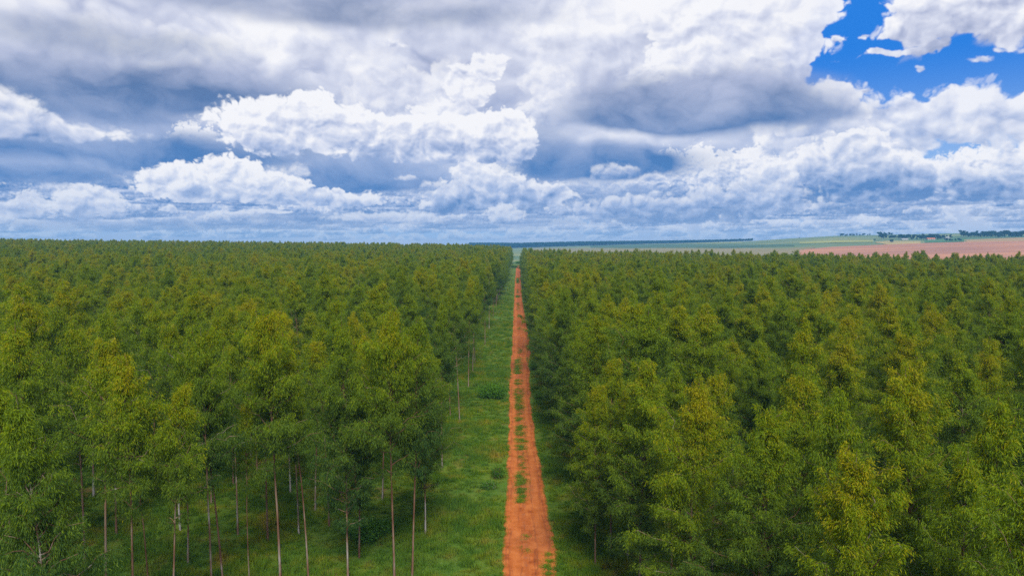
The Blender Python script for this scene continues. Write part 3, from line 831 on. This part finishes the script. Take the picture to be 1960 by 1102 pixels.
def scatter(name, pts, rotz, scale3, variant, sources, node_name):
    """One object that carries many instanced copies; sources: list of lists of objects."""
    me = bpy.data.meshes.new(name)
    me.vertices.add(len(pts)); me.vertices.foreach_set('co', np.asarray(pts, dtype=np.float32).ravel()); me.update()
    a = me.attributes.new('rot', 'FLOAT_VECTOR', 'POINT'); r = np.zeros((len(pts), 3), dtype=np.float32); r[:, 2] = rotz; a.data.foreach_set('vector', r.ravel())
    a = me.attributes.new('scl', 'FLOAT_VECTOR', 'POINT'); a.data.foreach_set('vector', np.asarray(scale3, dtype=np.float32).ravel())
    a = me.attributes.new('var', 'INT', 'POINT'); a.data.foreach_set('value', np.asarray(variant, dtype=np.int32))
    o = bpy.data.objects.new(name, me); C.objects.link(o)
    g = bpy.data.node_groups.new(node_name, 'GeometryNodeTree')
    g.interface.new_socket('Geometry', in_out='INPUT', socket_type='NodeSocketGeometry')
    g.interface.new_socket('Geometry', in_out='OUTPUT', socket_type='NodeSocketGeometry')
    gi = g.nodes.new('NodeGroupInput'); go = g.nodes.new('NodeGroupOutput')
    join = g.nodes.new('GeometryNodeJoinGeometry')
    def named(nm, ty):
        q = g.nodes.new('GeometryNodeInputNamedAttribute'); q.data_type = ty; q.inputs[0].default_value = nm; return q.outputs[0]
    rot, scl, var = named('rot', 'FLOAT_VECTOR'), named('scl', 'FLOAT_VECTOR'), named('var', 'INT')
    for k, src in enumerate(sources):
        cmp_ = g.nodes.new('FunctionNodeCompare'); cmp_.data_type = 'INT'; cmp_.operation = 'EQUAL'
        g.links.new(var, cmp_.inputs[2]); cmp_.inputs[3].default_value = k
        jj = g.nodes.new('GeometryNodeJoinGeometry')
        for s in src:
            oi = g.nodes.new('GeometryNodeObjectInfo'); oi.transform_space = 'ORIGINAL'; oi.inputs[0].default_value = s
            oi.inputs['As Instance'].default_value = False
            g.links.new(oi.outputs['Geometry'], jj.inputs[0])
        ip = g.nodes.new('GeometryNodeInstanceOnPoints')
        g.links.new(gi.outputs[0], ip.inputs['Points']); g.links.new(cmp_.outputs[0], ip.inputs['Selection'])
        g.links.new(jj.outputs[0], ip.inputs['Instance']); g.links.new(rot, ip.inputs['Rotation']); g.links.new(scl, ip.inputs['Scale'])
        g.links.new(ip.outputs[0], join.inputs[0])
    g.links.new(join.outputs[0], go.inputs[0])
    md = o.modifiers.new('scatter', 'NODES'); md.node_group = g
    return o

def forest_mass():
    P = plan[rest]
    z = height(P[:, 0], P[:, 1]) - 0.05
    pts = np.stack([P[:, 0], P[:, 1], z], -1)
    s = P[:, 2] / 20.0; w = s * P[:, 3]
    vs = sorted(SEED_TREES)
    var = np.array([vs.index(int(v)) if int(v) in vs else 0 for v in P[:, 4]])
    o = scatter('eucalyptus_plantation', pts, rng.uniform(0, 6.28, len(P)), np.stack([w, w, s], -1), var,
                [[SEED_TREES[v][1], SEED_TREES[v][2]] for v in vs], 'plant_trees')
    kind(o, 'stuff'); tag(o, 'dense mass of yellow-green eucalyptus crowns stretching back to the horizon', 'plantation')
forest_mass()

# ================================================================= grass and undergrowth
def tuft_mesh(seed, n, hgt, spread, wid=0.03, lean=0.45):
    r = np.random.default_rng(seed)
    b = np.stack([r.normal(size=n) * spread, r.normal(size=n) * spread, np.zeros(n)], -1)
    d = np.stack([r.normal(size=n) * lean, r.normal(size=n) * lean, np.ones(n)], -1)
    V, Fc = leaves(b, d, hgt * (0.55 + 0.7 * r.random(n)), np.full(n, wid) * (0.7 + 0.6 * r.random(n)), r)
    me = np_mesh('grass_tuft', V, Fc); y = np.zeros((n, 4)); y[:, 2] = 1; y[:, 1] = y[:, 3] = 0.4; put_attr(me, 'young', (y * r.random((n, 1))).ravel())
    return me

def grass_tuft_sources():
    specs = [(1, 70, 0.42, 0.22, 0.035, 0.45), (2, 60, 0.55, 0.20, 0.035, 0.35), (3, 80, 0.28, 0.28, 0.03, 0.6), (4, 46, 0.75, 0.16, 0.045, 0.30)]
    return [tuft_mesh(*s) for s in specs]

def build_grass():
    r = np.random.default_rng(5)
    def area(x0, x1, y0, y1, dens):
        n = int((x1 - x0) * (y1 - y0) * dens)
        return np.stack([r.uniform(x0, x1, n), r.uniform(y0, y1, n)], -1)
    A = np.concatenate([area(-34, 14, 22, 50, 3.5), area(-34, 14, 50, 95, 6.0), area(-62, -34, 40, 110, 3.5), area(-34, -14, 95, 125, 3.0), area(-14, 12, 95, 170, 4.5), area(-13, 11, 170, 250, 2.6), area(-13, 11, 250, 520, 1.3)])
    L, R = road_edges(A[:, 1])
    keep = (A[:, 0] < L - 0.0 + 0.25 * fbm(A[:, 1] * 1.1, A[:, 0] * 0, 3, 91)) | (A[:, 0] > R + 0.1 + 0.25 * fbm(A[:, 1] * 1.3, A[:, 0] * 0, 3, 92))
    dens = 0.62 + 1.4 * fbm(A[:, 0] * 0.35, A[:, 1] * 0.35, 4, 93)
    keep &= r.random(len(A)) < dens * (1 - 0.9 * smooth((A[:, 1] - 260) / 260))
    A = A[keep]
    # height varies in drifts
    hs = 0.80 + 2.6 * np.clip(fbm(A[:, 0] * 0.22, A[:, 1] * 0.22, 4, 94) + 0.08, -0.25, 0.5) + 0.15 * r.normal(size=len(A))
    v = np.where(fbm(A[:, 0] * 0.3 + 50, A[:, 1] * 0.3, 3, 95) > 0.06, 1, 0)
    v = np.where(r.random(len(A)) < 0.25, 2, v); v = np.where(r.random(len(A)) < 0.05, 3, v)
    near = np.minimum(np.abs(A[:, 0] - np.interp(A[:, 1], ry, rl)), np.abs(A[:, 0] - np.interp(A[:, 1], ry, rr_)))
    hs *= 0.40 + 0.60 * smooth(near / 1.2)
    # strips of low weeds along the middle of the track: pixel column, first and last row
    E = []
    for px, y0, y1, wd in [(991.5, 688, 716, 9), (992.5, 727, 736, 8), (993.5, 744, 784, 11), (995, 800, 806, 7), (995.5, 814, 836, 12), (996.5, 840, 862, 13), (997, 906, 931, 13), (999, 934, 963, 12), (991, 565, 570, 4), (991, 532, 542, 3)]:
        yb, yt = on_ground(px, y1)[1], on_ground(px, y0)[1]
        n = int((yt - yb) * 12)
        yy = r.uniform(yb, yt, n); xc = (px - 980) / F * yy
        ww = wd / F * yy * 0.5 * (0.6 + 0.8 * np.abs(fbm(yy * 0.8, yy * 0, 3, 96) * 2))
        E.append(np.stack([xc + r.normal(size=n) * ww * 0.85, yy], -1))
    for px, py in [(1052, 1062), (1054, 1075), (1055, 1090), (1053, 1100), (1046, 1085)]:
        c = on_ground(px, py); E.append(np.array(c)[None, :] + r.normal(size=(7, 2)) * 0.12)
    yy = r.uniform(62, 420, 900); yy = yy[fbm(yy * 0.11, yy * 0, 3, 97) > 0.02]
    l_, r_ = road_edges(yy); E.append(np.stack([l_ + (r_ - l_) * (0.46 + 0.05 * r.normal(size=len(yy))), yy], -1))
    E = np.concatenate(E)
    P2 = np.concatenate([A, E])
    hs = np.concatenate([hs, 0.22 + 0.16 * r.random(len(E))]); v = np.concatenate([v, np.where(r.random(len(E)) < 0.6, 2, 0)])
    z = height(P2[:, 0], P2[:, 1]); z[len(A):] += 0.05
    src = []
    for k, me in enumerate(grass_tuft_sources()):
        me.materials.append(M_GRASS); src.append(me)
    # blades are merged straight into instanced clumps held by one object
    holders = []
    for k, me in enumerate(src):
        o = bpy.data.objects.new('grass_clump', me); C.objects.link(o)
        q = on_ground([958, 930, 1078, 900][k], [1085, 1060, 1090, 1080][k]); o.location = (q[0], q[1], 0)
        kind(o, 'stuff'); o['label'] = ['dense low grass clump at the left edge of the track', 'taller grass clump out on the left verge', 'short spreading grass clump on the right verge', 'thin tall grass clump near the left trunks'][k]
        holders.append(o)
    o = scatter('grass', np.stack([P2[:, 0], P2[:, 1], z], -1), r.uniform(0, 6.28, len(P2)), np.stack([0.9 + 0.2 * hs, 0.9 + 0.2 * hs, hs], -1), v, [[h] for h in holders], 'sow_grass')
    kind(o, 'stuff'); o['label'] = 'lush green grass growing beside the track and under the trees'
    print('tufts', len(P2))
build_grass()

def shrub(name, px, py, rw, h, label, cat, seed, n=1800, leaf=0.22, mat=None, upright=0.0, group=None):
    r = np.random.default_rng(seed)
    x, y = on_ground(px, py)
    root = bpy.data.objects.new(name, None); link(root); root.location = (x, y, float(height(x, y)))
    tag(root, label, cat, group)
    stems = []; B = []; D = []
    ns = 26
    for i in range(ns):
        a = r.uniform(0, 6.28); q = math.sqrt(r.random()) * rw
        hh = h * (1 - 0.45 * (q / rw) ** 2) * (0.75 + 0.35 * r.random())
        s = np.linspace(0, 1, 4)[:, None]
        b0 = np.array([math.cos(a) * q * 0.5, math.sin(a) * q * 0.5, 0]); b1 = np.array([math.cos(a) * q, math.sin(a) * q, hh])
        stems.append((b0 + (b1 - b0) * s, np.linspace(0.02, 0.008, 4)))
        k = n // ns
        t = 0.25 + 0.8 * r.random(k)
        B.append(b0 + (b1 - b0) * t[:, None] + r.normal(size=(k, 3)) * 0.22 * rw * np.array([1, 1, 0.35]))
        D.append(r.normal(size=(k, 3)) * 0.7 + np.array([0, 0, 0.2 + upright]))
    B = np.concatenate(B); D = np.concatenate(D); B[:, 2] = np.abs(B[:, 2])
    LV, LF = leaves(B, D, leaf * (0.6 + 0.7 * r.random(len(B))), leaf * 0.36 * np.ones(len(B)), r)
    me = np_mesh(name + '_foliage', LV, LF)
    put_attr(me, 'young', np.repeat(np.clip(0.15 + 0.4 * B[:, 2] / h + 0.12 * r.normal(size=len(B)), 0, 1), 4))
    mesh_obj('foliage', me, mat or M_SHRUB, root)
    TV, TF = tubes(stems, 3)
    mesh_obj('stem', np_mesh(name + '_stem', TV, TF, True), M_BARK, root)
    return root
shrub('leafy_shrub', 703, 1030, 2.1, 1.7, 'large dark green leafy shrub among thin trunks left of the track', 'shrub', 31, n=4200, leaf=0.26)
shrub('leafy_shrub', 745, 1012, 1.1, 1.0, 'smaller low leafy shrub touching the right side of the large shrub', 'shrub', 32, n=1200, leaf=0.22)
shrub('tall_weed_clump', 945, 762, 2.4, 2.3, 'broad bright green clump of tall weeds on the left grass verge', 'weeds', 33, n=4200, leaf=0.34, upright=0.9)
shrub('weed_clump', 952, 915, 0.8, 1.5, 'narrow dark weed standing close to the left edge of the track', 'weeds', 34, n=900, leaf=0.2)
shrub('weed_clump', 940, 935, 1.1, 0.8, 'low spreading dark weeds just below the narrow weed', 'weeds', 38, n=800, leaf=0.2)
shrub('round_bush', 1032, 765, 0.9, 1.5, 'small round dark bush on the right verge below the taller bush', 'bush', 35, n=1100, leaf=0.24)
shrub('round_bush', 1022, 708, 1.2, 1.9, 'loose olive green bush beside the damp dip of the track', 'bush', 36, n=1300, leaf=0.26)
shrub('round_bush', 1006, 532, 2.2, 3.0, 'tiny far bush on the right verge near the end of the track', 'bush', 37, n=900, leaf=0.5)
shrub('round_bush', 985, 513, 3.0, 3.4, 'low dark bush left of where the red track ends', 'bush', 39, n=900, leaf=0.7)
shrub('round_bush', 1000, 509, 3.4, 4.0, 'dark bush right of where the red track ends', 'bush', 40, n=900, leaf=0.7)
shrub('round_bush', 992, 504, 5.0, 4.0, 'wide bluish bush behind the far end of the track', 'bush', 41, n=1200, leaf=0.8)

# ================================================================= far country
def round_tree_geometry(seed, H=12.0, Rr=5.0, n=2600, trunkh=0.28, leaf=0.75):
    r = np.random.default_rng(seed)
    B = []; paths = [(np.array([[0, 0, 0], [0.1, 0, H * 0.3], [0.0, 0.1, H * 0.75]]), np.array([0.35, 0.28, 0.08]))]
    for i in range(11):
        a = r.uniform(0, 6.28); q = Rr * math.sqrt(r.random()) * 0.75; z = H * (trunkh + 0.12 + (0.9 - trunkh - 0.12) * r.random() * (1 - 0.35 * (q / Rr) ** 2))
        c = np.array([math.cos(a) * q, math.sin(a) * q, z]); rad = Rr * (0.32 + 0.2 * r.random())
        d = r.normal(size=(n // 11, 3)); d /= np.linalg.norm(d, axis=1)[:, None]
        B.append(c + d * rad * (0.55 + 0.5 * r.random((n // 11, 1))) * np.array([1, 1, 0.7]))
        paths.append((np.array([[0, 0, H * 0.25], c * [0.5, 0.5, 0.8], c]), np.array([0.16, 0.1, 0.04])))
    B = np.concatenate(B)
    LV, LF = leaves(B, r.normal(size=B.shape), leaf * (0.6 + 0.8 * r.random(len(B))), leaf * 0.7 * np.ones(len(B)), r)
    TV, TF = tubes(paths, 4)
    me = np_mesh('round_crown', LV, LF); put_attr(me, 'young', np.repeat(np.clip(0.35 + 0.4 * r.random(len(B)), 0, 1), 4)); me.materials.append(M_WOODLAND)
    tm = np_mesh('round_trunk', TV, TF, True); tm.materials.append(M_BARK)
    return me, tm
RT = [round_tree_geometry(1), round_tree_geometry(2, H=13, Rr=4.2), round_tree_geometry(3, H=10, Rr=5.5), round_tree_geometry(4, H=15, Rr=6, trunkh=0.5)]
RT_FIRST = {}
def far_tree(x, y, h, v, label, group, wf=1.0):
    me, tm = RT[v]
    H0 = [12, 13, 10, 15][v]
    if v not in RT_FIRST:
        t = link(bpy.data.objects.new('broadleaf_tree', None)); tk = mesh_obj('trunk', tm, None, t); cr = mesh_obj('crown', me, None, t); RT_FIRST[v] = (t, tk, cr)
    else:
        t0, tk0, cr0 = RT_FIRST[v]; t = t0.copy(); C.objects.link(t)
        for s in (tk0, cr0):
            c = s.copy(); c.parent = t; C.objects.link(c)
    s = h / H0; t.location = (x, y, float(height(x, y)) - 0.3); t.scale = (s * wf, s * wf, s); t.rotation_euler = (0, 0, rng.uniform(0, 6.28))
    tag(t, label, 'tree', group)
def far_row(px0, px1, y0, y1, n, h, where, group):
    pxs = np.sort(np.linspace(px0, px1, n) + rng.uniform(-1, 1, n) * (px1 - px0) / n * 0.35)
    for k, px in enumerate(pxs):
        py = np.interp(px, [px0, px1], [y0, y1]) + rng.uniform(-0.4, 0.4)
        x, y, z = cast(px, py)
        hh = h * (0.7 + 0.5 * rng.random())
        far_tree(x, y, hh, int(rng.integers(0, 3)), f'small dark tree {where}, {ORD[k] if k < 30 else k} from the left', group, 1.1)
far_row(1608, 1664, 452.8, 451.2, 13, 9, 'in the thin line on the hill crest', 'trees along the hill crest')
far_row(1682, 1706, 451.6, 451.4, 6, 12, 'in the short clump on the hill crest', 'trees of the crest clump')
far_row(1686, 1818, 457.5, 456.5, 26, 12, 'around the farm buildings', 'trees around the farm')
far_row(1730, 1800, 459.0, 459.0, 12, 10, 'in front of the farm roofs', 'trees in front of the farm')
far_row(1840, 1968, 452.6, 453.0, 28, 15, 'in the long grove at right', 'trees of the long grove')
far_row(1846, 1968, 454.2, 454.8, 20, 12, 'along the near edge of the long grove', 'trees at the near edge of the grove')
far_row(1812, 1840, 462.2, 461.2, 6, 7, 'in the hedge between green and ploughed land', 'trees of the short hedge')
x, y, z = cast(1837, 449.8); far_tree(x, y, 15, 3, 'lone flat-topped tree standing above the crest left of the grove', None)
x, y, z = cast(1706, 465.5); far_tree(x, y, 10, 0, 'single round tree on the dry field below the farm', None)
x, y, z = cast(1674, 460.6); far_tree(x, y, 5, 2, 'small round tree on the slope left of the farm track', None)
x, y, z = cast(1912, 456.5); far_tree(x, y, 11, 0, 'round tree jutting down from the long grove onto dry land', None)
x, y, z = cast(1530, 456.6); far_tree(x, y, 6, 1, 'tiny tree alone on the skyline left of the crest line', None)

def farmhouse(px, py, w, d, h, roofcol, label, rot=0.1):
    x, y, z = cast(px, py)
    root = link(bpy.data.objects.new('farm_building', None)); root.location = (x, y, z); root.rotation_euler = (0, 0, rot); tag(root, label, 'building', None)
    m, n, out = material('plaster'); n.l.new(principled(n, n.mix(n.noise(objpos(n), 0.8), (0.32, 0.29, 0.24, 1), (0.42, 0.40, 0.36, 1)), 0.9), out.inputs[0])
    b = bmesh.new(); bmesh.ops.create_cube(b, size=1.0); bmesh.ops.scale(b, vec=(w, d, h), verts=b.verts); bmesh.ops.translate(b, vec=(0, 0, h / 2), verts=b.verts)
    me = bpy.data.meshes.new('farm_wall'); b.to_mesh(me); b.free(); wall = mesh_obj('wall', me, m, root)
    m2, n2, out2 = material('roof_tiles'); n2.l.new(principled(n2, n2.mix(n2.noise(objpos(n2), 1.5), roofcol, tuple(0.75 * c for c in roofcol[:3]) + (1,)), 0.8), out2.inputs[0])
    e = 0.6; rh = d * 0.28
    V = [(-w / 2 - e, -d / 2 - e, h - 0.1), (w / 2 + e, -d / 2 - e, h - 0.1), (w / 2 + e, d / 2 + e, h - 0.1), (-w / 2 - e, d / 2 + e, h - 0.1), (-w / 2 - e, 0, h + rh), (w / 2 + e, 0, h + rh)]
    me = bpy.data.meshes.new('farm_roof'); me.from_pydata(V, [], [(0, 1, 5, 4), (2, 3, 4, 5), (0, 4, 3), (1, 2, 5), (0, 3, 2, 1)]); me.update()
    mesh_obj('roof', me, m2, root)
    m3, n3, out3 = material('dark_opening'); n3.l.new(principled(n3, (0.03, 0.035, 0.04, 1), 0.3), out3.inputs[0])
    for k in (-0.3, 0.3):
        b = bmesh.new(); bmesh.ops.create_cube(b, size=1.0); bmesh.ops.scale(b, vec=(w * 0.12, 0.1, h * 0.3), verts=b.verts); bmesh.ops.translate(b, vec=(k * w, -d / 2 - 0.02, h * 0.55), verts=b.verts)
        me = bpy.data.meshes.new('farm_window'); b.to_mesh(me); b.free(); mesh_obj('window', me, m3, root)
    b = bmesh.new(); bmesh.ops.create_cube(b, size=1.0); bmesh.ops.scale(b, vec=(w * 0.1, 0.1, h * 0.62), verts=b.verts); bmesh.ops.translate(b, vec=(0, -d / 2 - 0.02, h * 0.31), verts=b.verts)
    me = bpy.data.meshes.new('farm_door'); b.to_mesh(me); b.free(); mesh_obj('door', me, m3, root)
farmhouse(1781, 459.6, 20, 9, 3.2, (0.50, 0.16, 0.06, 1), 'farm building with an orange roof among dark trees')
farmhouse(1731, 459.8, 16, 8, 2.6, (0.36, 0.37, 0.38, 1), 'long shed with a pale roof left of the orange-roofed building', 0.0)
farmhouse(1812, 456.4, 13, 8, 2.6, (0.36, 0.37, 0.38, 1), 'pale-roofed shed at the right end of the farm trees', -0.1)

def woodland():
    r = np.random.default_rng(15)
    P = []
    TOP = [(940, 474), (975, 475), (1100, 471), (1200, 468.3), (1300, 465.6), (1380, 463.2), (1440, 461.0)]
    for px in np.arange(900, 1440, 0.55):
        py = np.interp(px, [t[0] for t in TOP], [t[1] for t in TOP])
        dens = 1.0 if px < 1330 else max(0.12, 1 - (px - 1330) / 110)
        for k in range(4):
            if r.random() > dens: continue
            q = np.array(cast(px + r.uniform(-0.5, 0.5), py)); f = 1 + k * 0.02 + 0.01 * r.random()
            x, y = q[0] * f, q[1] * f
            P.append((x, y, float(height(x, y)) - 0.5, (11.5 + 2.5 * r.random()) * np.interp(px, [975, 1200, 1440], [1.75, 1.35, 0.9]) / 12.0))
    P = np.array(P)
    o = scatter('woodland', P[:, :3], r.uniform(0, 6.28, len(P)), np.stack([P[:, 3]] * 3, -1), r.integers(0, 3, len(P)), [[RT_FIRST[v][1], RT_FIRST[v][2]] for v in (0, 1, 2)], 'far_wood')
    kind(o, 'stuff'); tag(o, 'long blue-dark band of far woodland along the skyline beyond the track', 'woodland')
woodland()

# ================================================================= air
def build_haze():
    b = bmesh.new(); bmesh.ops.create_cube(b, size=1.0)
    bmesh.ops.scale(b, vec=(9000, 5000, 190), verts=b.verts); bmesh.ops.translate(b, vec=(0, 2200, -15), verts=b.verts)
    me = bpy.data.meshes.new('haze'); b.to_mesh(me); b.free()
    m = bpy.data.materials.new('hazy_air'); m.use_nodes = True; t = m.node_tree; t.nodes.clear()
    out = t.nodes.new('ShaderNodeOutputMaterial'); v = t.nodes.new('ShaderNodeVolumePrincipled')
    v.inputs['Color'].default_value = (0.16, 0.52, 1.0, 1); v.inputs['Density'].default_value = HAZE
    v.inputs['Anisotropy'].default_value = 0.0
    t.links.new(v.outputs[0], out.inputs['Volume'])
    me.materials.append(m)
    o = bpy.data.objects.new('haze', me); C.objects.link(o); kind(o, 'stuff'); o['label'] = 'faint blue haze in the air over the far fields'
HAZE = 1.5e-4
if HAZE > 0: build_haze()
